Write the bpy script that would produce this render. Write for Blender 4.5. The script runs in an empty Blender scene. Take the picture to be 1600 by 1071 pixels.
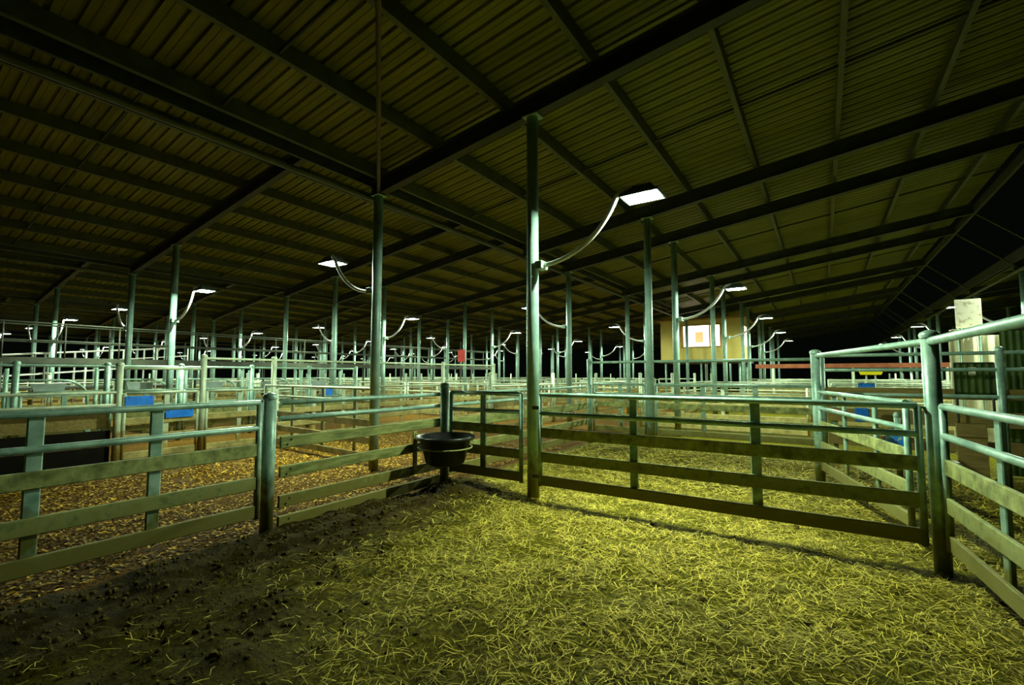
import bpy, bmesh, math, random
import numpy as np
from mathutils import Vector, Matrix, noise

random.seed(7); rng = np.random.default_rng(7)
S = bpy.context.scene
COL = S.collection

# ------------------------------------------------------------------ camera
# world X runs along the rafters, Y along the purlins, Z up; metres
CAM_H = 1.5; YAW = math.radians(33.8); PITCH = math.radians(3.9); FPX = 724.0
cam_d = bpy.data.cameras.new('camera'); cam = bpy.data.objects.new('camera', cam_d); COL.objects.link(cam)
cam_d.sensor_width = 36.0; cam_d.lens = FPX / 1600 * 36.0; cam_d.clip_end = 300; cam_d.clip_start = 0.05
cam.location = (0, 0, CAM_H); cam.rotation_euler = (math.pi / 2 + PITCH, 0, YAW)
S.camera = cam

# ------------------------------------------------------------------ world, exposure (night: the floodlights are the light)
W = bpy.data.worlds.new('night'); S.world = W; W.use_nodes = True
W.node_tree.nodes['Background'].inputs[0].default_value = (0.004, 0.006, 0.004, 1)
W.node_tree.nodes['Background'].inputs[1].default_value = 0.3
S.view_settings.view_transform = 'Standard'; S.view_settings.look = 'None'
S.view_settings.exposure = 0.0; S.view_settings.gamma = 1.0; S.view_settings.use_curve_mapping = False
S.cycles.use_denoising = True; S.cycles.max_bounces = 6; S.cycles.diffuse_bounces = 4; S.cycles.glossy_bounces = 2
LAMP_W = 920.0; LAMP_COL = (0.80, 1.0, 0.74)

# ------------------------------------------------------------------ materials
def lin(r, g, b):
    f = lambda c: c / 12.92 if c <= 0.04045 else ((c + 0.055) / 1.055) ** 2.4
    return (f(r / 255), f(g / 255), f(b / 255), 1)

MATS = {}
def mat(name, c1, c2=None, scale=6, rough=.55, metal=0.0, bump=0.0, detail=5, stretch=None, mud=None, spec=.4, lo=.35, hi=.65, world=False):
    m = bpy.data.materials.new(name); m.use_nodes = True; nt = m.node_tree; b = nt.nodes['Principled BSDF']
    b.inputs['Roughness'].default_value = rough; b.inputs['Metallic'].default_value = metal
    b.inputs['Specular IOR Level'].default_value = spec
    N = nt.nodes.new; L = nt.links.new
    geo = N('ShaderNodeNewGeometry')
    src = geo.outputs['Position']
    if stretch:
        mp = N('ShaderNodeMapping'); mp.inputs['Scale'].default_value = stretch; L(src, mp.inputs['Vector']); src = mp.outputs[0]
    nz = N('ShaderNodeTexNoise'); nz.inputs['Scale'].default_value = scale; nz.inputs['Detail'].default_value = detail; nz.inputs['Roughness'].default_value = .65
    L(src, nz.inputs['Vector'])
    rp = N('ShaderNodeValToRGB'); rp.color_ramp.elements[0].position = lo; rp.color_ramp.elements[1].position = hi
    rp.color_ramp.elements[0].color = c1; rp.color_ramp.elements[1].color = c2 or c1
    L(nz.outputs['Fac'], rp.inputs['Fac']); out = rp.outputs['Color']
    if mud:                                     # mud splashed up from the ground, thinning out with height
        sx = N('ShaderNodeSeparateXYZ'); L(geo.outputs['Position'], sx.inputs[0])
        n2 = N('ShaderNodeTexNoise'); n2.inputs['Scale'].default_value = 9; n2.inputs['Detail'].default_value = 6; L(geo.outputs['Position'], n2.inputs['Vector'])
        ma = N('ShaderNodeMath'); ma.operation = 'MULTIPLY_ADD'; ma.inputs[1].default_value = -1.1; ma.inputs[2].default_value = .62; L(sx.outputs['Z'], ma.inputs[0])
        ad = N('ShaderNodeMath'); ad.operation = 'ADD'; L(ma.outputs[0], ad.inputs[0]); L(n2.outputs['Fac'], ad.inputs[1])
        r2 = N('ShaderNodeValToRGB'); r2.color_ramp.elements[0].position = .45; r2.color_ramp.elements[1].position = .8; L(ad.outputs[0], r2.inputs['Fac'])
        mx = N('ShaderNodeMixRGB'); L(r2.outputs['Color'], mx.inputs['Fac']); L(out, mx.inputs['Color1']); mx.inputs['Color2'].default_value = mud; out = mx.outputs['Color']
    L(out, b.inputs['Base Color'])
    if bump:
        bp = N('ShaderNodeBump'); bp.inputs['Strength'].default_value = bump; bp.inputs['Distance'].default_value = .01
        L(nz.outputs['Fac'], bp.inputs['Height']); L(bp.outputs[0], b.inputs['Normal'])
    MATS[name] = m; return m

def emit(name, c, s):
    m = bpy.data.materials.new(name); m.use_nodes = True; b = m.node_tree.nodes['Principled BSDF']
    b.inputs['Base Color'].default_value = c; b.inputs['Emission Color'].default_value = c; b.inputs['Emission Strength'].default_value = s
    MATS[name] = m; return m

mat('galv', lin(112, 148, 128), lin(164, 196, 174), 7, .42, .25, .08, mud=lin(96, 98, 40))
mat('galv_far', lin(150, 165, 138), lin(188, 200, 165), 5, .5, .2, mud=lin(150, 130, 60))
mat('flat_rail', lin(96, 102, 48), lin(164, 170, 100), 9, .7, .0, .15, mud=lin(104, 98, 34))
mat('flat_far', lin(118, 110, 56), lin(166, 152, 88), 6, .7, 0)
mat('plank', lin(88, 98, 44), lin(146, 152, 84), 5, .8, 0, .2, stretch=(6, .8, 6), mud=lin(110, 104, 38))
mat('board', lin(112, 96, 46), lin(140, 122, 64), 5, .8, 0, .2, stretch=(.8, 6, 6))
mat('column', lin(126, 160, 146), lin(160, 192, 176), 4, .42, .15, .05, mud=lin(116, 110, 48))
mat('steel_dark', lin(44, 48, 36), lin(62, 66, 48), 3, .6, .1)
mat('purlin', lin(70, 74, 46), lin(88, 92, 58), 3, .55, .2)
mat('brown_steel', lin(84, 72, 36), lin(98, 84, 44), 4, .7)
mat('rust', lin(104, 52, 26), lin(130, 70, 38), 4, .8)
mat('roof', lin(94, 94, 6), lin(124, 124, 14), 1.6, .55, .15, stretch=(.5, 3, 1), lo=.3, hi=.7)
mat('black_plastic', lin(16, 18, 16), lin(26, 28, 24), 8, .35)
mat('bolt', lin(60, 60, 50), lin(100, 100, 84), 20, .5, .6)
mat('blue', lin(8, 96, 190), lin(18, 122, 222), 5, .45)
mat('blue_worn', lin(14, 110, 190), lin(150, 170, 120), 14, .6, lo=.5, hi=.6)
mat('corr_green', lin(62, 82, 34), lin(84, 104, 46), 4, .5, .1)
mat('corr_pale', lin(214, 208, 176), lin(232, 228, 200), 4, .55)
mat('rusty_white', lin(120, 92, 48), lin(214, 208, 184), 9, .7, lo=.3, hi=.48)
mat('cream', lin(206, 182, 92), lin(220, 198, 110), 1.5, .7)
mat('cream_trim', lin(150, 110, 40), lin(170, 126, 50), 3, .6)
mat('grey_panel', lin(104, 122, 112), lin(124, 140, 128), 4, .5)
mat('white_paint', lin(206, 206, 196), lin(220, 220, 210), 4, .5)
mat('yellow', lin(224, 204, 20), lin(232, 214, 30), 4, .5)
mat('red', lin(176, 40, 28), lin(190, 48, 34), 4, .6)
mat('housing', lin(70, 80, 72), lin(90, 100, 90), 8, .5, .4)
mat('tread', lin(50, 52, 40), lin(66, 68, 52), 8, .7, .2)
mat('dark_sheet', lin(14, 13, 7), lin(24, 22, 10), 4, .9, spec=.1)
mat('clod', lin(62, 54, 20), lin(92, 80, 32), 30, .95, spec=.1)
def litter(name, c1, c2):                       # each strand its own tone, from weathered to fresh
    m = bpy.data.materials.new(name); m.use_nodes = True; nt = m.node_tree; b = nt.nodes['Principled BSDF']
    b.inputs['Roughness'].default_value = .75; b.inputs['Specular IOR Level'].default_value = .2
    a = nt.nodes.new('ShaderNodeAttribute'); a.attribute_name = 'tone'
    mx = nt.nodes.new('ShaderNodeMixRGB'); nt.links.new(a.outputs['Fac'], mx.inputs['Fac']); mx.inputs['Color1'].default_value = c1; mx.inputs['Color2'].default_value = c2
    nt.links.new(mx.outputs[0], b.inputs['Base Color']); MATS[name] = m
litter('straw', lin(70, 64, 0), lin(244, 224, 88)); litter('chip', lin(64, 44, 2), lin(212, 168, 46))
emit('lens', (0.86, 1.0, 0.86, 1), 60.0)
emit('window_glow', (1.0, .80, .42, 1), 2.6)
emit('window_paper_glow', (1.0, .62, .25, 1), .8)  # the notice is no lamp; its backlit look is put in as emission
emit('window_lit_white', (1.0, .95, .85, 1), 3.2)

def floor_material():
    m = bpy.data.materials.new('yard_floor'); m.use_nodes = True; nt = m.node_tree; b = nt.nodes['Principled BSDF']
    b.inputs['Roughness'].default_value = .95; b.inputs['Specular IOR Level'].default_value = .12
    N = nt.nodes.new; L = nt.links.new
    geo = N('ShaderNodeNewGeometry'); pos = geo.outputs['Position']
    def nz(scale, detail=6):
        n = N('ShaderNodeTexNoise'); n.inputs['Scale'].default_value = scale; n.inputs['Detail'].default_value = detail; n.inputs['Roughness'].default_value = .7
        L(pos, n.inputs['Vector']); return n.outputs['Fac']
    def ramp(src, p0, p1, c0, c1):
        r = N('ShaderNodeValToRGB'); r.color_ramp.elements[0].position = p0; r.color_ramp.elements[1].position = p1
        r.color_ramp.elements[0].color = c0; r.color_ramp.elements[1].color = c1; L(src, r.inputs['Fac']); return r.outputs['Color']
    at = N('ShaderNodeAttribute'); at.attribute_name = 'ground'          # R: bare soil and painted foreground dimness, G: wood chip bedding
    sp = N('ShaderNodeSeparateColor'); L(at.outputs['Color'], sp.inputs[0])
    straw = ramp(nz(26, 8), .36, .66, lin(38, 34, 1), lin(142, 134, 4))
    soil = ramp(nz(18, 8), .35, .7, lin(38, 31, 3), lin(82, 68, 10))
    chip = ramp(nz(34, 8), .38, .66, lin(44, 30, 2), lin(140, 100, 12))
    m1 = N('ShaderNodeMixRGB'); L(sp.outputs[1], m1.inputs['Fac']); L(straw, m1.inputs['Color1']); L(chip, m1.inputs['Color2'])
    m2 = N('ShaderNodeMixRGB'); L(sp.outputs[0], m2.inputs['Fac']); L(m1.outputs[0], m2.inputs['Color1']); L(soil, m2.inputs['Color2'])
    L(m2.outputs[0], b.inputs['Base Color'])
    bp = N('ShaderNodeBump'); bp.inputs['Strength'].default_value = 1.0; bp.inputs['Distance'].default_value = .06
    L(nz(30, 8), bp.inputs['Height']); L(bp.outputs[0], b.inputs['Normal'])
    MATS['yard_floor'] = m
floor_material()

# ------------------------------------------------------------------ mesh helpers
def finish(bm, name, m, smooth=False):
    me = bpy.data.meshes.new(name); bm.normal_update(); bm.to_mesh(me); bm.free()
    me.materials.append(MATS[m])
    if smooth:
        for p in me.polygons: p.use_smooth = True
    return me

CACHE = {}
def rod_mesh(m, r, seg=10):
    """unit rod along +X, capped, length 1"""
    k = ('rod', m, r, seg)
    if k not in CACHE:
        bm = bmesh.new()
        bmesh.ops.create_cone(bm, cap_ends=True, segments=seg, radius1=r, radius2=r, depth=1)
        bmesh.ops.rotate(bm, verts=bm.verts, cent=(0, 0, 0), matrix=Matrix.Rotation(math.pi / 2, 3, 'Y'))
        bmesh.ops.translate(bm, verts=bm.verts, vec=(.5, 0, 0))
        me = finish(bm, 'rod', m)
        for p in me.polygons: p.use_smooth = len(p.vertices) == 4
        CACHE[k] = me
    return CACHE[k]
def bar_mesh(m, h, t, bev=.006):
    """unit bar along +X, height h (Z), thickness t (Y), softened edges"""
    k = ('bar', m, h, t)
    if k not in CACHE:
        bm = bmesh.new(); b = min(bev, h * .3, t * .3)
        prof = [(-t/2+b, -h/2), (t/2-b, -h/2), (t/2, -h/2+b), (t/2, h/2-b), (t/2-b, h/2), (-t/2+b, h/2), (-t/2, h/2-b), (-t/2, -h/2+b)]
        a = [bm.verts.new((0, y, z)) for y, z in prof]; c = [bm.verts.new((1, y, z)) for y, z in prof]
        n = len(prof)
        for i in range(n): bm.faces.new((a[i], a[(i+1) % n], c[(i+1) % n], c[i]))
        bm.faces.new(a[::-1]); bm.faces.new(c)
        bmesh.ops.recalc_face_normals(bm, faces=bm.faces)
        CACHE[k] = finish(bm, 'bar', m)
    return CACHE[k]
def box_bm(bm, lo, hi, bev=0):
    r = bmesh.ops.create_cube(bm, size=1)
    for v in r['verts']:
        v.co = Vector([lo[i] + (v.co[i] + .5) * (hi[i] - lo[i]) for i in range(3)])
    if bev:
        bmesh.ops.bevel(bm, geom=list({e for v in r['verts'] for e in v.link_edges}), offset=bev, segments=1, affect='EDGES')
def box_mesh(m, lo, hi, bev=.004):
    bm = bmesh.new(); box_bm(bm, lo, hi, bev); return finish(bm, 'box', m)
def tube_bm(bm, pts, rad, seg=8, caps=True):
    pts = [Vector(p) for p in pts]; rings = []
    rads = rad if isinstance(rad, (list, tuple)) else [rad] * len(pts)
    up = Vector((0, 0, 1))
    for i, p in enumerate(pts):
        d = (pts[min(i+1, len(pts)-1)] - pts[max(i-1, 0)]).normalized()
        s = d.cross(up)
        if s.length < 1e-3: s = d.cross(Vector((0, 1, 0)))
        s.normalize(); u = s.cross(d)
        rings.append([bm.verts.new(p + (s * math.cos(2*math.pi*k/seg) + u * math.sin(2*math.pi*k/seg)) * rads[i]) for k in range(seg)])
    for a, b in zip(rings, rings[1:]):
        for k in range(seg): bm.faces.new((a[k], a[(k+1) % seg], b[(k+1) % seg], b[k]))
    if caps: bm.faces.new(rings[0][::-1]); bm.faces.new(rings[-1])
def tube_mesh(m, pts, rad, seg=8):
    bm = bmesh.new(); tube_bm(bm, pts, rad, seg); bmesh.ops.recalc_face_normals(bm, faces=bm.faces); return finish(bm, 'tube', m, True)
def lathe_mesh(m, prof, seg=24, smooth=True):
    bm = bmesh.new(); rings = []
    for r, z in prof:
        rings.append([bm.verts.new((r * math.cos(2*math.pi*k/seg), r * math.sin(2*math.pi*k/seg), z)) for k in range(seg)] if r > 1e-5 else [bm.verts.new((0, 0, z))])
    for a, b in zip(rings, rings[1:]):
        for k in range(seg):
            if len(a) == 1 and len(b) == 1: continue
            if len(a) == 1: bm.faces.new((a[0], b[k], b[(k+1) % seg]))
            elif len(b) == 1: bm.faces.new((a[k], a[(k+1) % seg], b[0]))
            else: bm.faces.new((a[k], a[(k+1) % seg], b[(k+1) % seg], b[k]))
    bmesh.ops.recalc_face_normals(bm, faces=bm.faces); return finish(bm, 'lathe', m, smooth)
def link(name, me, parent=None, loc=(0, 0, 0), rot=(0, 0, 0), scale=(1, 1, 1)):
    o = bpy.data.objects.new(name, me); COL.objects.link(o); o.parent = parent
    o.location = loc; o.rotation_euler = rot; o.scale = scale; return o
def tag(o, label, cat, group=None, kind=None):
    if label: o['label'] = label
    if cat: o['category'] = cat
    if group: o['group'] = group
    if kind: o['kind'] = kind
    return o
def thing(name, label, cat, loc=(0, 0, 0), rz=0, group=None):
    return tag(link(name, None, None, loc, (0, 0, rz)), label, cat, group)
def span(name, me, parent, a, b):
    """put a unit X mesh from a to b (parent space)"""
    a, b = Vector(a), Vector(b); d = b - a
    rz = math.atan2(d.y, d.x); ry = -math.atan2(d.z, math.hypot(d.x, d.y))
    return link(name, me, parent, a, (0, ry, rz), (d.length, 1, 1))
ORD = ['first', 'second', 'third', 'fourth', 'fifth', 'sixth', 'seventh', 'eighth', 'ninth', 'tenth', 'eleventh', 'twelfth', 'thirteenth', 'fourteenth', 'fifteenth', 'sixteenth']
# what the photograph's frame can take in (with a margin), so that nothing wholly outside it is made
Rv = Vector((math.cos(YAW), math.sin(YAW), 0)); Fv = Vector((-math.sin(YAW), math.cos(YAW), 0))
def in_view(x, y, margin=1.0):
    p = Vector((x, y, 0)); f = p.dot(Fv); r = p.dot(Rv)
    return f > .3 and abs(r) < f * 1.105 + margin

# ------------------------------------------------------------------ the floor
def ground_z(x, y):
    z = .018 * noise.noise(Vector((x * .9, y * .9, 0))) + .02 * noise.noise(Vector((x * 3.1, y * 3.1, 4))) + .01 * noise.noise(Vector((x * 9, y * 9, 9)))
    if -4.4 < x < 3:
        z += .10 * soil_dim_mask(x, y) * max(0, min(1, (-1.6 - x) / 1.2)) * max(0, min(1, (x + 4.45) / .12)) * (.5 + .8 * noise.noise(Vector((x * 2.2, y * 2.2, 7))) + .35 * noise.noise(Vector((x * 8, y * 8, 3))))
    return z
def soil_dim_mask(x, y):
    """trampled bare soil along the plank fence on the chip pen's side of the yard"""
    n = .35 * noise.noise(Vector((x * 1.3, y * 1.3, 11))) + .25 * noise.noise(Vector((x * 5, y * 5, 2)))
    a = 1 - (x + 4.35) / (1.35 + max(0, 4.8 - y) * .12)
    if y > 5.0: a -= (y - 5.0) * 1.5
    # browner, half bare ground near the camera; also paints in the dim foreground
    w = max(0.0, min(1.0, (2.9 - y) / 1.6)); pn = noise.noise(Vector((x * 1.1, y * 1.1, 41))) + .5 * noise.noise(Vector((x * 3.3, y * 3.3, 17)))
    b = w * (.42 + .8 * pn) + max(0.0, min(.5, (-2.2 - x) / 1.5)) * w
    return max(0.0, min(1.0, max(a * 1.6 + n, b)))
def coords(lo, f0, f1, hi, fine, coarse):
    return np.concatenate([np.arange(lo, f0, coarse), np.arange(f0, f1, fine), np.arange(f1, hi + coarse, coarse)])
gx = coords(-62, -5.2, 3.6, 24, .05, .8); gy = coords(-8, -.4, 7.4, 74, .05, .8)
nx, ny = len(gx), len(gy)
verts = np.zeros((nx * ny, 3)); cols = np.zeros((nx * ny, 4)); cols[:, 3] = 1
i = 0
for y in gy:
    for x in gx:
        near = -6 < x < 4.5 and -1.2 < y < 8.5
        verts[i] = (x, y, ground_z(x, y) if near else 0)
        cols[i, 0] = soil_dim_mask(x, y) if -4.4 < x < 4 and y < 9 else 0
        cols[i, 1] = 1 if x < -4.34 else 0
        i += 1
Zg = verts[:, 2].reshape(ny, nx).tolist(); Sg = cols[:, 0].reshape(ny, nx).tolist()
IX = [int(v) for v in np.clip(np.searchsorted(gx, np.arange(-12, 6, .05)), 0, nx - 1)]; IY = [int(v) for v in np.clip(np.searchsorted(gy, np.arange(-2, 12, .05)), 0, ny - 1)]
def gz(x, y): return Zg[IY[min(max(int((y + 2) / .05), 0), len(IY) - 1)]][IX[min(max(int((x + 12) / .05), 0), len(IX) - 1)]]
def gs(x, y): return Sg[IY[min(max(int((y + 2) / .05), 0), len(IY) - 1)]][IX[min(max(int((x + 12) / .05), 0), len(IX) - 1)]]
ii = (np.arange(ny - 1)[:, None] * nx + np.arange(nx - 1)[None, :]).ravel()
faces = np.stack([ii, ii + 1, ii + nx + 1, ii + nx], 1)
fm = bpy.data.meshes.new('floor'); fm.from_pydata(verts.tolist(), [], faces.tolist())
ca = fm.color_attributes.new('ground', 'FLOAT_COLOR', 'POINT'); ca.data.foreach_set('color', cols.ravel())
fm.polygons.foreach_set('use_smooth', np.ones(len(fm.polygons), dtype=bool)); fm.materials.append(MATS['yard_floor'])
tag(link('floor', fm), 'straw strewn earth floor of the stock yard', None, kind='structure')

# ------------------------------------------------------------------ the roof: saw-tooth bays, rafters along X, purlins along Y
PER = 10.55; EAVE = -5.85; INNER = -2.95; SL = .136; Z0 = 4.37; LEN = 9.25
FRAMES = [0.1, 4.87, 9.5, 11.6, 16.3, 18.4, 23.1, 25.2, 29.9, 32.0, 36.7, 38.8, 43.5, 45.6, 50.3, 52.4]
MODS = [-4, -3, -2, -1, 0, 1, 2]
YMIN, YMAX = -4.0, 56.0
ang = -math.atan(SL)
def rz_at(k, x): return Z0 + SL * (x - (EAVE + k * PER))      # underside of the rafters
ceil = tag(link('ceiling', None), 'steel framed saw-tooth shed roof of ribbed metal sheets', None, kind='structure')
def i_beam(m, h=.26, w=.13, t=.014):
    bm = bmesh.new()
    box_bm(bm, (0, -w/2, 0), (1, w/2, t)); box_bm(bm, (0, -w/2, h - t), (1, w/2, h)); box_bm(bm, (0, -t/2, t), (1, t/2, h - t))
    return finish(bm, 'i_beam', m)
def c_purlin(m, h=.20, w=.065, t=.006):
    bm = bmesh.new()
    box_bm(bm, (0, -w/2, 0), (1, w/2, t)); box_bm(bm, (0, -w/2, h - t), (1, w/2, h)); box_bm(bm, (0, -w/2, t), (1, -w/2 + t, h - t)); box_bm(bm, (0, w/2 - t, t), (1, w/2, t + .018))
    return finish(bm, 'purlin', m)
RAFT = i_beam('steel_dark'); PURL = c_purlin('purlin')
SHEETS = {}
def sheet_mesh(width):
    if width not in SHEETS:
        bm = bmesh.new(); pr = []; y = 0
        n = round(width / .2)
        for q in range(n):
            y = q * .2
            pr += [(y, 0), (y + .05, 0), (y + .054, .006), (y + .062, .006), (y + .066, 0), (y + .142, 0), (y + .155, .034), (y + .18, .034), (y + .193, 0)]
        pr.append((width, 0))
        L2 = LEN / math.cos(ang) + .25
        a = [bm.verts.new((-.2, y, z)) for y, z in pr]; b = [bm.verts.new((L2 - .2, y, z)) for y, z in pr]
        for q in range(len(pr) - 1): bm.faces.new((a[q], b[q], b[q+1], a[q+1]))
        SHEETS[width] = finish(bm, 'roof_sheet', 'roof')
    return SHEETS[width]
def seen_line(k):
    x0 = EAVE + k * PER
    return x0
for k in MODS:
    x0 = EAVE + k * PER
    for fy in FRAMES:
        if in_view(x0, fy, 8) or in_view(x0 + LEN, fy, 8):
            span('rafter', RAFT, ceil, (x0 - .15, fy, rz_at(k, x0 - .15)), (x0 + LEN, fy, rz_at(k, x0 + LEN)))
    for i in range(8):
        x = x0 + (0.02 if i == 0 else 1.24 * i)
        zz = rz_at(k, x) + .262
        o = span('purlin', PURL, ceil, (x, YMIN, zz), (x, YMAX, zz)); o.rotation_euler[0] = 0
    # bridging rods half way between rafters
    br = rod_mesh('steel_dark', .022, 6)
    mids = [(a + b) / 2 for a, b in zip(FRAMES, FRAMES[1:]) if b - a > 3]
    for my in mids:
        if in_view(x0, my, 6) or in_view(x0 + LEN, my, 6):
            span('bridging_rod', br, ceil, (x0, my, rz_at(k, x0) + .31), (x0 + LEN, my, rz_at(k, x0 + LEN) + .31))
    wd = .8 if k == 0 else 3.2
    y = YMIN
    while y < YMAX - .01:
        w = wd
        if k == 0 and y > 28: w = 3.2
        if in_view(x0, y + w, 9) or in_view(x0 + LEN, y, 9):
            link('roof_sheet', sheet_mesh(w), ceil, (x0, y, rz_at(k, x0) + .262 + .205), (0, ang, 0))
        y += w
    # eave tube carried on the column heads, fascia beam above it
    span('eave_tube', rod_mesh('purlin', .045, 10), ceil, (x0 - .13, YMIN, rz_at(k, x0) - .03), (x0 - .13, YMAX, rz_at(k, x0) - .03))
    span('fascia_beam', bar_mesh('steel_dark', .30, .05), ceil, (x0 - .20, YMIN, rz_at(k, x0) + .34), (x0 - .20, YMAX, rz_at(k, x0) + .34))
    span('ridge_beam', bar_mesh('steel_dark', .22, .06), ceil, (x0 + LEN, YMIN, rz_at(k, x0 + LEN) + .10), (x0 + LEN, YMAX, rz_at(k, x0 + LEN) + .10))
    # stay rods from the top edge of a bay down to the next bay's column heads
    for fy in FRAMES:
        if in_view(x0 + LEN, fy, 3) and k < 2:
            span('stay_rod', rod_mesh('purlin', .022, 6), ceil, (x0 + LEN, fy, rz_at(k, x0 + LEN)), (x0 + PER, fy, rz_at(k + 1, x0 + PER) + .02))
span('roof_brace', rod_mesh('brown_steel', .026, 8), ceil, (EAVE, 4.87, 4.40), (-2.45, 1.98, 4.96))

# ------------------------------------------------------------------ columns
colmesh = {}
def column(k, row, fy, label):
    x = (EAVE if row == 0 else INNER) + k * PER
    h = rz_at(k, x)
    t = thing('steel_column', label, 'column', (x, fy, 0), 0, 'roof columns'); t['kind'] = 'thing'
    if (row) not in colmesh:
        bm = bmesh.new(); bmesh.ops.create_cone(bm, cap_ends=True, segments=20, radius1=.074, radius2=.074, depth=h + .1)
        bmesh.ops.translate(bm, verts=bm.verts, vec=(0, 0, (h + .1) / 2 - .1))
        me = finish(bm, 'shaft', 'column')
        for p in me.polygons: p.use_smooth = len(p.vertices) == 4
        colmesh[row] = (me, box_mesh('column', (-.11, -.09, h - .014), (.11, .09, h)))
    link('shaft', colmesh[row][0], t); link('cap_plate', colmesh[row][1], t)
    return t
col_list = []
for k in MODS:
    for row in (0, 1):
        x = (EAVE if row == 0 else INNER) + k * PER
        for j, fy in enumerate(FRAMES[:13]):
            if in_view(x, fy, .4): col_list.append((k, row, j, fy, x))
bayname = {0: 'the near roof bay', -1: 'the second roof bay', -2: 'the third roof bay', -3: 'the fourth roof bay', -4: 'the farthest roof bay', 1: 'the bay past the corrugated hut', 2: 'the outermost bay past the hut'}
for k, row, j, fy, x in col_list:
    if (k, row, j) == (0, 1, 1): lab = 'tall brightly lit steel column in the foreground holding the nearest floodlight'
    elif (k, row, j) == (0, 0, 1): lab = 'tall grey steel column beyond the plank fence, bright along one edge'
    else: lab = 'round steel column, %s along the %s row of %s' % (ORD[j], 'eave' if row == 0 else 'inner', bayname[k])
    column(k, row, fy, lab)

# ------------------------------------------------------------------ floodlights on curved arms
HOUS = LENS = ARM = CLAMP = HOOD = None
def build_flood():
    global HOUS, LENS, ARM, CLAMP, HOOD
    bm = bmesh.new()                                     # open-bottomed tapered housing
    lo = [(-.20, -.15), (.20, -.15), (.20, .15), (-.20, .15)]; hi = [(-.12, -.09), (.12, -.09), (.12, .09), (-.12, .09)]
    a = [bm.verts.new((x, y, 0)) for x, y in lo]; b = [bm.verts.new((x, y, .11)) for x, y in hi]
    for q in range(4): bm.faces.new((a[q], a[(q+1) % 4], b[(q+1) % 4], b[q]))
    bm.faces.new(b); HOUS = finish(bm, 'housing', 'housing')
    bm = bmesh.new(); box_bm(bm, (-.185, -.135, .012), (.185, .135, .02)); LENS = finish(bm, 'lens', 'lens')
    bm = bmesh.new()
    for s in (-1, 1): box_bm(bm, (-.215, s * .158 - .008, -.012), (.215, s * .158 + .008, .02))
    for s in (-1, 1): box_bm(bm, (s * .208 - .008, -.158, -.012), (s * .208 + .008, .158, .02))
    HOOD = finish(bm, 'rim', 'housing')
    pts = []
    for q in range(15):
        u = q / 14; ang_ = u * math.radians(66)
        pts.append((.05 + .98 * math.sin(ang_) / math.sin(math.radians(66)), 0, .66 * (1 - math.cos(ang_)) / (1 - math.cos(math.radians(66)))))
    pts += [(1.10, .0, .72), (1.18, .06, .745), (1.28, .10, .75)]
    ARM = tube_mesh('white_paint', pts, .029, 8)
    bm = bmesh.new(); box_bm(bm, (0, -.08, -.05), (.10, .08, .05), .008)
    CLAMP = finish(bm, 'clamp', 'galv')
build_flood()
FD = []
def flood_data():
    """the floodlight's beam: strongest straight down, still throwing light out to the sides"""
    if FD: return FD[0]
    ld = bpy.data.lights.new('flood_lamp', 'POINT'); ld.energy = LAMP_W; ld.color = LAMP_COL; ld.shadow_soft_size = .018
    ld.use_nodes = True; nt = ld.node_tree; N = nt.nodes.new; L = nt.links.new
    em = nt.nodes['Emission']; tc = N('ShaderNodeTexCoord'); sx = N('ShaderNodeSeparateXYZ'); L(tc.outputs['Normal'], sx.inputs[0])
    ab = N('ShaderNodeMath'); ab.operation = 'ABSOLUTE'; L(sx.outputs['Z'], ab.inputs[0])
    pw = N('ShaderNodeMath'); pw.operation = 'POWER'; pw.inputs[1].default_value = 4; L(ab.outputs[0], pw.inputs[0])
    ma = N('ShaderNodeMath'); ma.operation = 'MULTIPLY_ADD'; ma.inputs[1].default_value = 1.1; ma.inputs[2].default_value = .4; L(pw.outputs[0], ma.inputs[0])
    L(ma.outputs[0], em.inputs['Strength'])
    FD.append(ld); return ld
def flood(k, row, fy, label):
    x = (EAVE if row == 0 else INNER) + k * PER; s = -1 if row == 0 else 1
    zb = 2.83
    t = thing('floodlight', label, 'floodlight', (x + s * .074, fy, zb), 0 if s > 0 else math.pi, 'yard floodlights')
    vy = .13 * s                                          # heads hang slightly past the frame line
    link('clamp', CLAMP, t); link('arm', ARM, t, scale=(1, s, 1))
    link('housing', HOUS, t, (1.28, vy, .645)); link('lens', LENS, t, (1.28, vy, .645)); link('rim', HOOD, t, (1.28, vy, .645))
    l = bpy.data.objects.new('flood_lamp', flood_data()); COL.objects.link(l); l.parent = t; l.location = (1.28, vy, .636)
    return t
for k in MODS:
    for row in (0, 1):
        x = (EAVE if row == 0 else INNER) + k * PER
        for j, fy in enumerate([4.87, 11.6, 18.4, 25.2, 32.0, 38.8]):
            if k >= 1 and fy < 10: continue
            if (k, row, fy) == (0, 0, 25.2): continue
            if k == 0 and row == 1 and fy > 36: continue
            if not in_view(x + (1.3 if row else -1.3), fy, .4) and (k, row, fy) != (1, 0, 11.6): continue
            if (k, row, j) == (0, 1, 0): lab = 'nearest floodlight, glaring above the long gate on a curved white arm'
            elif (k, row, j) == (0, 0, 0): lab = 'bright floodlight reaching from the grey column beyond the plank fence'
            else: lab = 'distant floodlight, %s along the %s row of %s' % (ORD[j], 'eave' if row == 0 else 'inner', bayname[k])
            flood(k, row, fy, lab)

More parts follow.
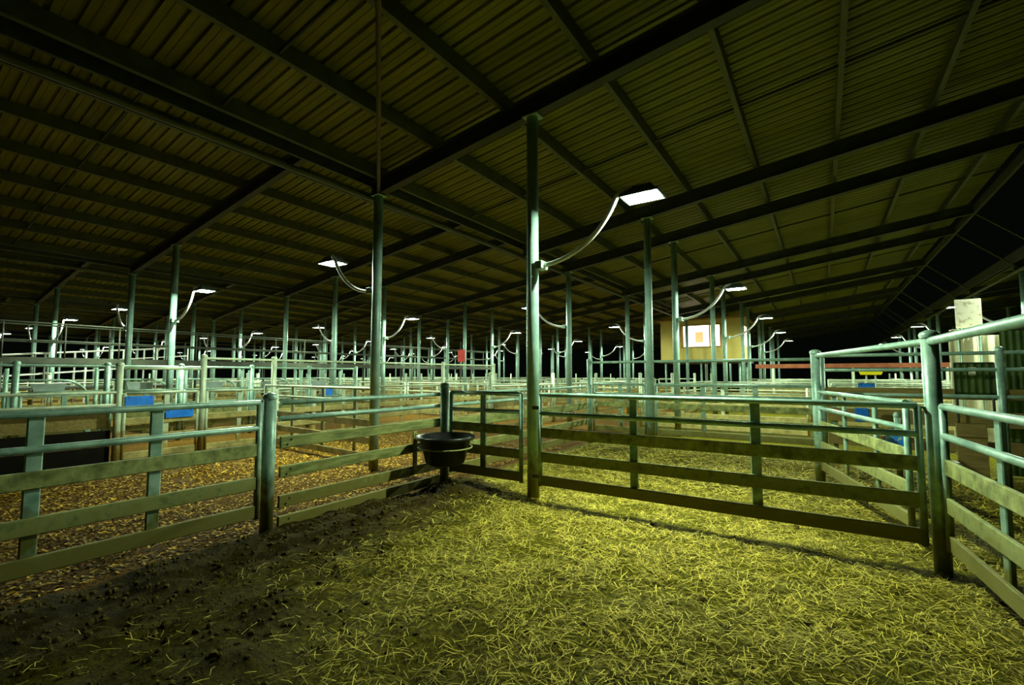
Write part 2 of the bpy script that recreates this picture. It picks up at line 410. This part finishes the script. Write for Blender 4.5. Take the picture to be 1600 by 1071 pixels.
# ------------------------------------------------------------------ posts, gates and panels
def post(x, y, h, r, label, m='galv', name='fence_post', group=None):
    t = thing(name, label, 'post', (x, y, 0), 0, group)
    k = ('post', m, h, r)
    if k not in CACHE:
        bm = bmesh.new(); bmesh.ops.create_cone(bm, cap_ends=True, segments=16, radius1=r, radius2=r, depth=h + .08)
        bmesh.ops.translate(bm, verts=bm.verts, vec=(0, 0, (h + .08) / 2 - .08)); me = finish(bm, 'shaft', m)
        for p in me.polygons: p.use_smooth = len(p.vertices) == 4
        CACHE[k] = (me, lathe_mesh(m, [(r * 1.12, h - .02), (r * 1.18, h + .005), (r * 1.0, h + .025), (r * .5, h + .04), (0, h + .045)], 16))
    link('shaft', CACHE[k][0], t); link('cap', CACHE[k][1], t)
    return t
ZG = (1.255, 1.035, .81, .53, .26)
def gate(a, b, label, zs=ZG, pipes=2, ups=(), flat=.115, m1='galv', m2='flat_rail', end=True, cat='gate', name='yard_gate', group=None, pr=.026, endr=.026, upw=.085, low=None, corner=True, back=.030):
    a = Vector((a[0], a[1], 0)); b = Vector((b[0], b[1], 0)); d = b - a; L = d.length
    t = thing(name, label, cat, a, math.atan2(d.y, d.x), group)
    for i, z in enumerate(zs):
        if i < pipes: span('rail', rod_mesh(m1, pr, 10), t, (0, 0, z), (L, 0, z))
        else: span('flat_rail', bar_mesh(m2, flat, .032), t, (0, 0, z), (L, 0, z))
    zlo = (low if low is not None else zs[-1] - flat / 2 - .01)
    if end:
        for x in (0, L): span('end_upright', rod_mesh(m1, endr, 10), t, (x, 0, zlo), (x, 0, zs[0] + (.0 if corner else .03)))
    for u in ups: link('upright', bar_mesh(m1, upw, .03), t, (u, back, zlo + .04), (0, -math.pi / 2, 0), (zs[0] - zlo - .05, 1, 1))
    return t

# the long gate under the nearest floodlight
G1 = gate((-2.80, 4.78), (.60, 4.78), 'long five rail gate running from the lit foreground column to the tall post', ups=(1.12, 2.265))
for z in (.30, 1.10): link('hinge', CACHE.setdefault('hinge', box_mesh('bolt', (-.10, -.025, -.02), (.0, .025, .02))), G1, (0, 0, z))
lt = bmesh.new(); tube_bm(lt, [(3.38, 0, 1.25), (3.44, 0, 1.24), (3.46, 0, 1.19)], .012, 6); link('latch', finish(lt, 'latch', 'bolt'), G1)
# short gate between the corner post and the lit column
gate((-4.20, 4.80), (-3.08, 4.80), 'short dark backlit gate panel between corner post and lit foreground column', ups=(.52,), name='yard_gate')
# plank fence on the chip pen side
bm = bmesh.new(); bmesh.ops.create_icosphere(bm, subdivisions=1, radius=.010); BOLT = finish(bm, 'bolt', 'bolt')
def plank_panel(a, b, label, planks, group=None, battens=(), cutoff=None):
    a = Vector((a[0], a[1], 0)); b = Vector((b[0], b[1], 0)); d = b - a; L = d.length
    t = thing('plank_fence_panel', label, 'fence', a, math.atan2(d.y, d.x), group)
    for z in (1.225, 1.07): span('pipe_rail', rod_mesh('galv', .026, 10), t, (0, 0, z), (L, 0, z))
    for i, (z0, z1) in enumerate(planks):
        o = span('plank', bar_mesh('plank', round(z1 - z0, 3), .038), t, (0, -.008, (z0 + z1) / 2), (L, -.008, (z0 + z1) / 2))
    for x, z0, z1 in battens:
        bt = link('batten', bar_mesh('flat_rail', .07, .02), t, (x, -.04, z0), (0, -math.pi / 2, 0), (z1 - z0, 1, 1))
        for q in range(5): link('bolt', BOLT, bt, (.04 + q * (z1 - z0 - .08) / 4, -.012, 0), scale=(1 / (z1 - z0), 1, 1)).location[0] /= (z1 - z0)
    for (z0, z1) in planks:
        for x in (.06, .10): link('bolt', BOLT, t, (x, -.03, z0 + (z1 - z0) * (.3 if x < .08 else .7)))
    return t
PL = [(.79, .90), (.51, .62), (.23, .345), (.04, .15)]
plank_panel((-4.35, 2.50), (-4.35, 4.72), 'plank and pipe fence panel between the round green post and the corner post', PL, battens=((1.74, .24, .78),))
plank_panel((-4.35, 4.87), (-4.35, 9.40), 'plank and pipe fence panel running on behind the corner post', [(.74, .88), (.40, .52), (.12, .24)], battens=((.50, .42, .78),))
post(-4.40, 2.42, 1.28, .058, 'round green post between the dark gate and the plank fence')
post(-4.32, 4.80, 1.34, .060, 'dark corner post beside the black feed tub', 'galv')
# dark gate at the frame's edge
gate((-4.36, 2.30), (-4.36, -1.2), 'wide five rail gate in shade beside the round green post', zs=(1.235, 1.0, .80, .50, .245), ups=(.79, 1.47, 2.6), upw=.085, back=-.030)
# tall posts and their rails by the corrugated hut
post(-.08, 7.76, 1.80, .060, 'tall round post with the folded back gate hinged on it')
P2 = post(.70, 4.80, 1.80, .056, 'tall round galvanised post at the end of the long gate')
post(.90, 1.70, 1.80, .056, 'tall round post at the near end of the overhead rail')
t = tag(span('top_rail', rod_mesh('galv', .030, 12), None, (-.08, 7.76, 1.755), (.70, 4.80, 1.755)), 'high pipe rail joining the two tall round posts', 'rail')
t = tag(span('top_rail', rod_mesh('galv', .032, 12), None, (.70, 4.80, 1.755), (.90, 1.70, 1.755)), 'high pipe rail running out of frame above the half open gate', 'rail')
G3 = gate((-.05, 7.64), (.58, 5.22), 'folded back five rail gate hinged on the farther tall post', ups=(.85, 1.75), m1='galv', m2='flat_rail', upw=.07)
G4 = gate((.735, 4.70), (.99, 2.2), 'half open five rail gate with slide bolt beside the tall galvanised post', ups=(.84, 1.75), upw=.08)
bm = bmesh.new(); tube_bm(bm, [(-.06, .045, .845), (.16, .045, .845)], .012, 8); box_bm(bm, (.02, .02, .825), (.14, .05, .865), .004); link('slide_bolt', finish(bm, 'bolt', 'bolt'), G4)

# black feed tub hooked in the corner
tub = thing('feed_tub', 'black plastic feed tub hung in the corner of the yard', 'tub', (-3.92, 4.37, .39), math.radians(42))
tub.scale = (.92, .92, .95)
body = lathe_mesh('black_plastic', [(0, 0), (.22, 0), (.26, .03), (.345, .33), (.385, .335), (.39, .355), (.375, .365), (.335, .36), (.25, .04), (0, .03)], 28)
link('body', body, tub)
link('rim_band', lathe_mesh('black_plastic', [(.385, .325), (.40, .335), (.40, .36), (.385, .37), (.372, .362)], 28), tub)
bm = bmesh.new(); tube_bm(bm, [(.36 * math.cos(q * math.pi / 10 + math.pi), .36 * math.sin(q * math.pi / 10 + math.pi), .22) for q in range(21)], .010, 6); link('hoop', finish(bm, 'hoop', 'flat_rail', True), tub)
bm = bmesh.new()
for s in (-1, 1): tube_bm(bm, [(s * .16, .33, .30), (s * .17, .40, .33), (s * .17, .46, .33)], .012, 6)
tube_bm(bm, [(0, .37, .22), (0, .44, .22)], .014, 6)
link('bracket', finish(bm, 'bracket', 'bolt', True), tub)

# back fence of the yard, under the second frame
ZB = (1.285, 1.08, .86, .60, .34)
gate((-4.20, 9.5), (-3.06, 9.5), 'narrow galvanised panel of the back fence beside the second lit column row', zs=ZB, ups=(.6,), name='pen_panel', cat='fence', m1='galv', m2='flat_rail')
gate((-2.84, 9.5), (-.14, 9.5), 'wide galvanised panel of the back fence between column and hinged gate post', zs=ZB, ups=(.9, 1.8), name='pen_panel', cat='fence', m1='galv', m2='flat_rail')
tag(span('top_rail', rod_mesh('galv', .028, 10), None, (-4.3, 9.5, 1.755), (-.02, 9.5, 1.755)), 'high pipe rail above the back fence of the yard', 'rail')
post(-.02, 9.5, 1.80, .05, 'tall post where the back fence meets the boarded race')
post(-4.3, 9.5, 1.80, .05, 'tall post where the plank fence meets the back fence')
# boarded race beyond the hinged gate
def boarded(a, b, boards, label, m='board', group=None, posts_=()):
    a = Vector((a[0], a[1], 0)); b = Vector((b[0], b[1], 0)); d = b - a; L = d.length
    t = thing('boarded_panel', label, 'fence', a, math.atan2(d.y, d.x), group)
    for z0, z1 in boards: span('plank', bar_mesh(m, round(z1 - z0, 3), .04), t, (0, 0, (z0 + z1) / 2), (L, 0, (z0 + z1) / 2))
    for u in posts_: link('upright', bar_mesh('galv', .07, .05), t, (u, .05, -.02), (0, -math.pi / 2, 0), (boards[0][1] + .05, 1, 1))
    return t
boarded((.04, 9.5), (3.6, 9.5), [(1.12, 1.28), (.72, .94), (.34, .52)], 'race side of wide tan boards behind the hinged gate', posts_=(.1, 1.4, 3.4))
def sign(p, w, h, label, m='blue', rz=0, holes=True):
    t = thing('blue_sign', label, 'sign', p, rz)
    link('plate', box_mesh(m, (-w/2, -.006, 0), (w/2, .006, h), .002), t)
    for sx in (-1, 1): link('bolt', BOLT, t, (sx * (w/2 - .04), -.008, h - .03))
    return t
sign((.50, 9.47, .73), .18, .22, 'square blue sign on the tan boarded race')
sign((.58, 9.47, 1.285), .22, .07, 'thin blue strip on top of the tan boarded race')
sign((.98, 9.47, 1.02), .28, .06, 'long thin blue strip lower on the tan boarded race')
bm = bmesh.new(); box_bm(bm, (-.11, -.05, 0), (.11, .05, .30), .02)
for v in bm.verts: v.co.y += .02 * math.sin(v.co.z * 20); v.co.x *= 1 - .25 * v.co.z
bag = thing('feed_bag', 'worn blue and white bag hanging on the hinged gate', 'bag', (.70, 7.15, .52), math.radians(-14))
link('sack', finish(bm, 'sack', 'blue_worn'), bag)
bm = bmesh.new(); tube_bm(bm, [(-.09, 0, .28), (0, 0, .36), (.09, 0, .28)], .008, 6); link('tie', finish(bm, 'tie', 'bolt'), bag)
post(.72, 7.25, 1.0, .03, 'short thin post carrying the worn blue bag')

# tall dark rails and the corrugated hut
for (z, lab) in ((1.78, 'high dark pipe rail crossing in front of the corrugated hut'), (1.56, 'second dark pipe rail crossing in front of the corrugated hut'), (1.20, 'low dark pipe rail crossing in front of the corrugated hut')):
    tag(span('pipe_rail', rod_mesh('galv', .026, 10), None, (.02, 8.6, z), (5.2, 8.6, z)), lab, 'rail')
for x, lab in ((1.93, 'tall dark post in front of the corrugated hut door'), (4.3, 'tall dark post past the corrugated hut')): post(x, 8.6, 1.82, .045, lab)
def corrugated(m, w, h, amp=.012, pitch=.076):
    bm = bmesh.new(); n = max(8, int(w / pitch * 6))
    a = []; b = []
    for q in range(n + 1):
        x = w * q / n; y = amp * math.sin(2 * math.pi * x / pitch)
        a.append(bm.verts.new((x, y, 0))); b.append(bm.verts.new((x, y, h)))
    for q in range(n): bm.faces.new((a[q], a[q+1], b[q+1], b[q]))
    bmesh.ops.solidify(bm, geom=bm.faces[:], thickness=.003)
    return finish(bm, 'sheet', m, False)
hd = thing('hut_hatch', 'green corrugated hatch with a small white plate', 'hatch', (1.60, 9.28, 1.20))
link('sheet', corrugated('corr_green', .42, .46), hd)
fr = link('hatch_frame', None, hd)
for a, b in (((0, 0, 0), (0, 0, .46)), ((.42, 0, 0), (.42, 0, .46)), ((0, 0, .46), (.42, 0, .46)), ((0, 0, 0), (.42, 0, 0))): span('frame_bar', bar_mesh('steel_dark', .02, .03), fr, a, b)
link('plate', box_mesh('rusty_white', (.15, -.022, .28), (.23, -.016, .40)), hd)
for x in (.02, .40): span('leg', bar_mesh('steel_dark', .03, .03), hd, (x, .02, -1.22), (x, .02, .02))
hw = thing('corrugated_wall', 'dark green corrugated wall of the hut beside the hatch', 'wall', (2.2, 9.75, 0))
for q in range(4): link('sheet', CACHE.setdefault('hutsheet', corrugated('corr_green', .76, 2.15)), hw, (.76 * q, .004 * (q % 2), .02))
span('top_capping', bar_mesh('steel_dark', .05, .05), hw, (0, 0, 2.17), (3.04, 0, 2.17))
pw = thing('pale_sheet_wall', 'bright pale corrugated sheeting lit up behind the green hatch', 'wall', (2.02, 12.0, 0))
for q in range(2): link('sheet', CACHE.setdefault('palesheet', corrugated('corr_pale', .40, 2.2, .02, .19)), pw, (.40 * q, .005 * q, .02))
for x in (.05, .75): span('post', rod_mesh('galv', .03, 8), pw, (x, .06, -.02), (x, .06, 2.2))
bd = thing('notice_board', 'rust streaked white board standing above the pale sheeting', 'board', (2.12, 11.9, 2.36))
link('panel', box_mesh('rusty_white', (0, -.01, 0), (.36, .01, .54)), bd); link('tray', box_mesh('rusty_white', (-.10, -.16, -.05), (.36, .02, -.03)), bd)
for x in (.04, .32): span('leg', rod_mesh('galv', .018, 8), bd, (x, .04, -2.4), (x, .04, .50))
tb = thing('plywood_panel', 'tan plywood panel leaning under the green corrugated hatch', 'panel', (1.57, 9.20, 0))
link('sheet', box_mesh('board', (0, -.01, .02), (.32, .01, .80)), tb); link('batten', box_mesh('board', (0, -.03, .60), (.32, -.01, .66)), tb)

# ------------------------------------------------------------------ tall race fence along X = -9.9
U1 = -9.9
ry = [1.25, 2.84, 4.12, 5.50, 8.20, 10.9, 13.6]
ph = [1.66, 1.66, 1.84, 1.84, 1.84, 1.84, 1.84]
names = ['at the dark sheeted panel', 'beside the blue signed gate', 'tall and bright past the blue signed gate', 'pale, where the chip pen fence turns', 'hidden partly by the grey column', 'behind the corner post', 'the farthest']
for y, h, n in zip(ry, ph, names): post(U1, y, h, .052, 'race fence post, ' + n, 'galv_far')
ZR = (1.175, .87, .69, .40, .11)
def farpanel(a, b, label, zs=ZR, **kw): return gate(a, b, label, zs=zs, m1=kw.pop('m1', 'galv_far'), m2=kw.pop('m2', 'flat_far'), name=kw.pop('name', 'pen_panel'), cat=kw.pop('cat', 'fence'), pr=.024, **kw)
farpanel((U1, 2.93), (U1, 4.04), 'race gate carrying two blue signs', name='yard_gate', cat='gate', ups=(.62,))
farpanel((U1, 4.20), (U1, 5.42), 'bright bare race gate between the two tallest pale posts', name='yard_gate', cat='gate', ups=(.62,))
farpanel((U1, 5.60), (U1, 8.12), 'race fence panel seen behind the plank fence', ups=(.9, 1.7))
farpanel((U1, 8.30), (U1, 10.8), 'race fence panel seen past the grey column', ups=(.9, 1.7))
farpanel((U1, 11.0), (U1, 13.5), 'race fence panel seen behind the corner post', ups=(.9, 1.7))
for (a, b, z, lab) in ((2.84, 4.12, 1.60, 'pale high rail above the blue signed race gate'), (4.12, 13.6, 1.80, 'long bright high rail over the race fence')):
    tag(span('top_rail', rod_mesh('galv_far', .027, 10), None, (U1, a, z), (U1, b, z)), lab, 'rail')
for z, lab in ((1.19, 'upper pipe rail over the dark sheeted race panel'), (.98, 'lower pipe rail over the dark sheeted race panel')):
    tag(span('pipe_rail', rod_mesh('galv_far', .026, 10), None, (U1 + .02, -1.5, z), (U1 + .02, 2.80, z)), lab, 'rail')
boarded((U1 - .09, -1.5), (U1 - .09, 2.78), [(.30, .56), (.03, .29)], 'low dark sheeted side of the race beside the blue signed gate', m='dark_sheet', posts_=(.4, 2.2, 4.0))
boarded((U1 - .20, -1.5), (U1 - .20, 2.78), [(.58, .84)], 'brown plank above the dark sheeted race side', m='board')
sign((U1 + .04, 3.13, .93), .40, .19, 'upper blue sign on the race gate', rz=math.pi / 2)
sign((U1 + .04, 3.74, .71), .44, .15, 'lower blue sign on the race gate', rz=math.pi / 2)
sign((U1 + .04, 6.78, .99), .30, .17, 'small blue sign on the panel behind the plank fence', rz=math.pi / 2)
# chip pen fence from the race to the grey column
farpanel((U1 + .1, 5.28), (EAVE - .12, 5.02), 'chip pen cross fence running from race to grey column', zs=(1.26, 1.06, .70, .42, .16), ups=(1.1, 2.2, 3.2))

# second race line with draft gates
U2 = -12.2
for j, y in enumerate([.6, 2.0, 3.3, 4.62, 6.2, 7.8, 9.4]):
    post(U2, y, 1.70, .05, 'draft race post, %s along the second race line' % ORD[j], 'galv')
for j, (a, b) in enumerate([(.6, 2.0), (2.0, 3.3), (3.3, 4.62), (4.62, 6.2), (6.2, 7.8), (7.8, 9.4)]):
    farpanel((U2, a + .08), (U2, b - .08), 'draft race panel, %s along the second race line' % ORD[j], zs=(1.15, .85, .62, .36, .12), m1='galv', m2='flat_rail', ups=(.6,))
tag(span('top_rail', rod_mesh('galv', .028, 8), None, (U2, .6, 1.66), (U2, 9.4, 1.66)), 'long grey high rail over the second race line', 'rail')
# draft gates with hoops further back
U3 = -14.6
def draft(y, label):
    t = thing('draft_gate', label, 'gate', (U3, y, 0), math.pi / 2, 'draft gates')
    for x in (-.75, .75): span('post', rod_mesh('galv', .04, 10), t, (x, 0, -.02), (x, 0, 1.62))
    pts = [(-.72, 0, 1.36), (.1, 0, 1.36)] + [(.1 + .5 * math.sin(q * math.pi / 12), 0, 1.36 - .4 * (1 - math.cos(q * math.pi / 12))) for q in range(1, 7)] + [(.62, 0, .5)]
    link('hoop', CACHE.setdefault('hoop', tube_mesh('galv', pts, .026, 8)), t)
    if 'dpan' not in CACHE:
        bm = bmesh.new(); box_bm(bm, (-.36, -.01, 1.04), (.22, .01, 1.28))
        for v in bm.verts:
            if v.co.z < 1.1: v.co.x *= .82
        CACHE['dpan'] = finish(bm, 'panel', 'grey_panel')
    link('panel', CACHE['dpan'], t, (0, .03, 0))
    for z in (1.0, .7, .4, .15): span('rail', rod_mesh('galv', .022, 8), t, (-.75, 0, z), (.75, 0, z))
for j, y in enumerate([1.3, 3.0, 4.7, 6.4, 8.1, 9.8]): draft(y, 'hooped draft gate with grey panel, %s along the back race' % ORD[j])

# ------------------------------------------------------------------ catwalk
UC = -19.0
cw = thing('catwalk', 'raised dark catwalk with handrails crossing behind the races', 'walkway', (UC, 0, 0))
CY0, CY1 = .2, 26.0
for s in (0, .9): span('stringer', bar_mesh('steel_dark', .16, .06), cw, (-s, CY0, 1.88), (-s, CY1, 1.88))
for q in range(int((CY1 - CY0) / 1.2)):
    link('deck_plank', CACHE.setdefault('deck', box_mesh('tread', (-.9, 0, 1.96), (0, 1.16, 1.99))), cw, (0, CY0 + 1.2 * q, 0))
for s in (0, .9):
    for z in (2.48, 3.0): span('handrail', rod_mesh('steel_dark', .024, 8), cw, (-s, CY0, z), (-s, CY1, z))
    for q in range(int((CY1 - CY0) / 1.3) + 1):
        y = CY0 + q * 1.3
        span('stanchion', rod_mesh('steel_dark', .022, 8), cw, (-s, y, 1.9), (-s, y, 3.0))
        if q % 2 == 0: span('leg', rod_mesh('steel_dark', .045, 8), cw, (-s, y, -.02), (-s, y, 1.85))
# bright ramp rails far behind
rm = thing('loading_ramp', 'bright railed loading ramp at the far end', 'ramp', (-25.5, 3.6, 0), math.radians(90))
link('deck', box_mesh('tread', (0, -.75, .9), (6.0, .75, 1.0)), rm)
for s in (-1, 1):
    for z in (1.4, 1.8, 2.2): span('handrail', rod_mesh('white_paint', .025, 8), rm, (0, s * .75, z), (6.0, s * .75, z + .55))
    for q in range(6): span('stanchion', rod_mesh('white_paint', .03, 8), rm, (q * 1.2, s * .75, -.02), (q * 1.2, s * .75, 2.2 + q * .11))

# ------------------------------------------------------------------ far pens
def pen_line_y(x, ys, what):
    for j, (a, b) in enumerate(zip(ys, ys[1:])):
        if not in_view(x, (a + b) / 2, 1.5): continue
        farpanel((x, a + .08), (x, b - .08), 'far pen panel, %s along %s' % (ORD[j], what), ups=((b - a) / 2 - .08,))
    for j, y in enumerate(ys):
        if in_view(x, y, .3): post(x, y, 1.5, .045, 'far pen post, %s along %s' % (ORD[j], what), 'galv_far')
def pen_line_x(y, xs, what):
    for j, (a, b) in enumerate(zip(xs, xs[1:])):
        if not in_view((a + b) / 2, y, 1.5): continue
        farpanel((a + .08, y), (b - .08, y), 'far pen panel, %s along %s' % (ORD[j], what), ups=((b - a) / 2 - .08,))
Y_A = [9.6 + 3.35 * q for q in range(11)]
pen_line_y(-7.1, Y_A[:5], 'the pen line nearest the inner lane')
pen_line_y(-4.3, Y_A[1:5], 'the pen line beyond the plank fence')
pen_line_y(-.05, Y_A[1:], 'the pen line beyond the boarded race')
pen_line_y(4.0, Y_A[1:], 'the pen line past the corrugated hut')
Y_B = [.9 + 3.6 * q for q in range(12)]
pen_line_y(-16.2, Y_B[2:], 'the pen line in front of the catwalk')
pen_line_y(-22.4, Y_B, 'the pen line behind the catwalk')
pen_line_y(-29.5, Y_B, 'the pen line under the farther floodlights')
pen_line_y(-35.5, Y_B, 'the outermost pen line')
X_A = [-4.2, -.15]; X_B = [-35.4, -32.5, -29.6, -26.0, -22.5]; X_C = [-19.9 + 3.6 * q for q in range(0, 4)]
for j, y in enumerate([13.0, 16.8, 20.2, 24.0, 28.2, 33.0]):
    pen_line_x(y, [-9.7, -7.2], 'the %s cross row of the inner lane' % ORD[j])
    pen_line_x(y, [-4.1, -.25] if y < 24 or y > 30 else [-3.0, -.25], 'the %s cross row beyond the back fence' % ORD[j])
    pen_line_x(y, [.15, 3.8], 'the %s cross row past the boarded race' % ORD[j]); pen_line_x(y, [4.2, 7.6], 'the %s cross row past the hut' % ORD[j])
for j, y in enumerate([11.7, 15.3, 18.9, 22.5, 29.7]):
    pen_line_x(y, [-35.3, -32.5, -29.7], 'the %s outer cross row behind the catwalk' % ORD[j])
    pen_line_x(y, [-29.3, -26, -22.6], 'the %s cross row behind the catwalk' % ORD[j])
for j, y in enumerate([12.5, 17.5, 22.0, 28.0, 34.0]):
    pen_line_x(y, [-16.0, -13.2, -10.1], 'the %s cross row in front of the catwalk' % ORD[j])
# rust coloured beam, yellow trough
rb = thing('rust_beam', 'rust red steel beam raised across the far lane', 'beam', (-2.6, 20.6, 0))
span('flange', bar_mesh('rust', .16, .10), rb, (.4, 0, 1.80), (6.4, 0, 1.80))
for x in (1.0, 3.5, 6.0): span('prop', rod_mesh('galv_far', .045, 8), rb, (x, 0, -.02), (x, 0, 1.74))
yt = thing('yellow_trough', 'small yellow trough perched on the far race', 'trough', (1.10, 16.2, 1.48))
bm = bmesh.new(); box_bm(bm, (-.28, -.12, 0), (.28, .12, .14))
for v in bm.verts:
    if v.co.z < .05: v.co.x *= .8; v.co.y *= .7
link('bowl', finish(bm, 'bowl', 'yellow'), yt); 
for x in (-.1, .1): span('leg', rod_mesh('galv_far', .02, 8), yt, (x, 0, -1.5), (x, 0, .01))
rs = thing('red_sign', 'small red board on a far column', 'sign', (-13.5, 16.14, 2.05))
link('plate', box_mesh('red', (-.2, -.08, 0), (.2, -.06, .55)), rs); link('strap', box_mesh('bolt', (-.09, -.06, .2), (.09, .08, .24)), rs)

# ------------------------------------------------------------------ raised cabin with lit windows
CX0, CX1, CYa, CYb, CZ0, CZ1 = -7.35, -3.28, 25.7, 28.8, 2.25, 4.35
cab = thing('raised_cabin', 'cream cabin on stilts with a lit window', 'cabin', ((CX0 + CX1) / 2, (CYa + CYb) / 2, 0))
ox, oy = (CX0 + CX1) / 2, (CYa + CYb) / 2
def cpart(name, m, lo, hi, parent=None, bev=.0):
    return link(name, box_mesh(m, [lo[0] - ox, lo[1] - oy, lo[2]], [hi[0] - ox, hi[1] - oy, hi[2]], bev), parent or cab)
W0, W1, WZ0, WZ1 = -6.25, -4.30, 2.92, 4.08
cpart('wall', 'cream', (CX0, CYa, CZ0), (W0, CYa + .1, CZ1)); cpart('wall', 'cream', (W1, CYa, CZ0), (CX1, CYa + .1, CZ1))
cpart('wall', 'cream', (W0, CYa, CZ0), (W1, CYa + .1, WZ0)); cpart('wall', 'cream', (W0, CYa, WZ1), (W1, CYa + .1, CZ1))
cpart('wall', 'cream', (CX0, CYb - .1, CZ0), (CX1, CYb, CZ1)); cpart('wall', 'cream', (CX0, CYa + .1, CZ0), (CX0 + .1, CYb - .1, CZ1))
cpart('wall', 'cream', (CX1 - .1, CYa + .1, CZ0), (CX1, CYb - .1, 2.95)); cpart('wall', 'cream', (CX1 - .1, CYa + .1, 4.0), (CX1, CYb - .1, CZ1))
cpart('wall', 'cream', (CX1 - .1, CYa + .1, 2.95), (CX1, CYa + .7, 4.0)); cpart('wall', 'cream', (CX1 - .1, CYa + 2.0, 2.95), (CX1, CYb - .1, 4.0))
cpart('floor_deck', 'steel_dark', (CX0 - .1, CYa - .1, CZ0 - .16), (CX1 + .1, CYb + .1, CZ0)); cpart('roof_panel', 'cream_trim', (CX0 - .15, CYa - .2, CZ1), (CX1 + .15, CYb + .1, CZ1 + .08))
for x in (CX0 + .2, (CX0 + CX1) / 2, CX1 - .2):
    for y in (CYa + .2, CYb - .2): span('stilt', rod_mesh('galv', .05, 8), cab, (x - ox, y - oy, -.02), (x - ox, y - oy, CZ0 - .1))
cpart('lit_pane', 'window_lit_white', (W0 + .1, CYa + .05, WZ0), (W1 - .55, CYa + .07, WZ1)); cpart('lit_pane', 'window_glow', (W1 - .5, CYa + .05, WZ0), (W1, CYa + .07, WZ1))
cpart('lit_pane', 'window_glow', (CX1 - .06, CYa + .7, 2.95), (CX1 - .04, CYa + 2.0, 4.0))
wf = link('window_frame', None, cab)
for a, b in (((W0, WZ0), (W0, WZ1)), ((W1, WZ0), (W1, WZ1)), ((W0 + .32, WZ0), (W0 + .32, WZ1)), ((W1 - .52, WZ0), (W1 - .52, WZ1)), ((W0, WZ0), (W1, WZ0)), ((W0, WZ1), (W1, WZ1))):
    span('mullion', bar_mesh('cream_trim', .06, .06), wf, (a[0] - ox, CYa - .01 - oy, a[1]), (b[0] - ox, CYa - .01 - oy, b[1]))
cpart('window_notice', 'window_paper_glow', (-5.55, CYa + .02, 3.15), (-5.15, CYa + .04, 3.72))

# ------------------------------------------------------------------ straw, wood chips, clods (uncountable litter)
def strands(name, n, xr, yr, mask, lmin, lmax, wid, m, label, cat, lift=.02, keep=None):
    V = []; Fc = []
    cnt = 0; tries = 0
    while cnt < n and tries < n * 6:
        tries += 1
        x = random.uniform(*xr); y = random.uniform(*yr)
        if not in_view(x, y, .3): continue
        if random.random() > mask(x, y): continue
        a = random.uniform(0, 2 * math.pi); l = random.uniform(lmin, lmax) * random.choice((.6, 1, 1)); w = wid * random.uniform(.6, 1.3)
        z = gz(x, y) + random.uniform(.003, lift)
        dx, dy = math.cos(a) * l / 2, math.sin(a) * l / 2; px, py = -math.sin(a) * w / 2, math.cos(a) * w / 2
        bx, by = random.gauss(0, .06) * l, random.gauss(0, .06) * l; tz = random.gauss(0, .12) * l; cz = random.uniform(0, .1) * l
        b0 = len(V)
        for s, (ex, ey, ez) in ((-1, (-dx, -dy, -tz)), (0, (bx, by, cz)), (1, (dx, dy, tz))):
            zz = max(z + ez, gz(x + ex, y + ey) * .5 + z * .5)
            V.append((x + ex + px, y + ey + py, zz)); V.append((x + ex - px, y + ey - py, zz + w * random.uniform(-.4, .4)))
        Fc.append((b0, b0 + 1, b0 + 3, b0 + 2)); Fc.append((b0 + 2, b0 + 3, b0 + 5, b0 + 4)); cnt += 1
    me = bpy.data.meshes.new(name); me.from_pydata(V, [], Fc); me.materials.append(MATS[m])
    tone = np.repeat(rng.random(len(V) // 6) ** 1.5, 6); tc = np.stack([tone, tone, tone, np.ones_like(tone)], 1)
    at = me.color_attributes.new('tone', 'FLOAT_COLOR', 'POINT'); at.data.foreach_set('color', tc.ravel())
    return tag(link(name, me), label, cat, kind='stuff')
def straw_mask(x, y):
    n = .5 + .7 * noise.noise(Vector((x * 1.7, y * 1.7, 21))) + .5 * noise.noise(Vector((x * 5, y * 5, 31)))
    worn = max(.5, min(1, .5 + (y - 1.2) / 4))           # thinned near the camera, so the darker ground imitates weaker light there
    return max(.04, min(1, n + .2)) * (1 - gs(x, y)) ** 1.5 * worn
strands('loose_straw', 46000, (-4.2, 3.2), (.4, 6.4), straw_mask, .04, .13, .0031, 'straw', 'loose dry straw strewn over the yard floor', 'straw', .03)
strands('pen_straw', 14000, (-4.2, 2.6), (6.42, 9.42), straw_mask, .08, .18, .007, 'straw', 'loose straw in the pen behind the long gate', 'straw')
strands('wood_chips', 30000, (-9.7, -4.45), (-.5, 8.5), lambda x, y: 1, .02, .06, .016, 'chip', 'brown wood chip bedding in the pen behind the plank fence', 'wood chips', .012)
bm = bmesh.new(); bmesh.ops.create_icosphere(bm, subdivisions=1, radius=1); bm.verts.ensure_lookup_table()
TV = [v.co.copy() for v in bm.verts]; TF = [[v.index for v in f.verts] for f in bm.faces]; bm.free()
CV = []; CF = []; n = 0
while n < 2800:
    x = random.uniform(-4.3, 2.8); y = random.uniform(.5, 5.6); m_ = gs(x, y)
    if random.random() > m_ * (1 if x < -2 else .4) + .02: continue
    r = random.choice((.005, .007, .010, .016)) * random.uniform(.7, 1.4) * (1.5 if m_ < .1 else 1); b0 = len(CV); z = gz(x, y) + r * .3
    for v in TV: CV.append((x + (v.x + random.uniform(-.3, .3)) * r, y + (v.y + random.uniform(-.3, .3)) * r, z + (v.z + random.uniform(-.3, .1)) * r))
    CF += [[b0 + q for q in f] for f in TF]; n += 1
cm = bpy.data.meshes.new('clods'); cm.from_pydata(CV, [], CF); cm.materials.append(MATS['clod'])
tag(link('soil_clods', cm), 'dark soil clods along the foot of the plank fence', 'soil', kind='stuff')
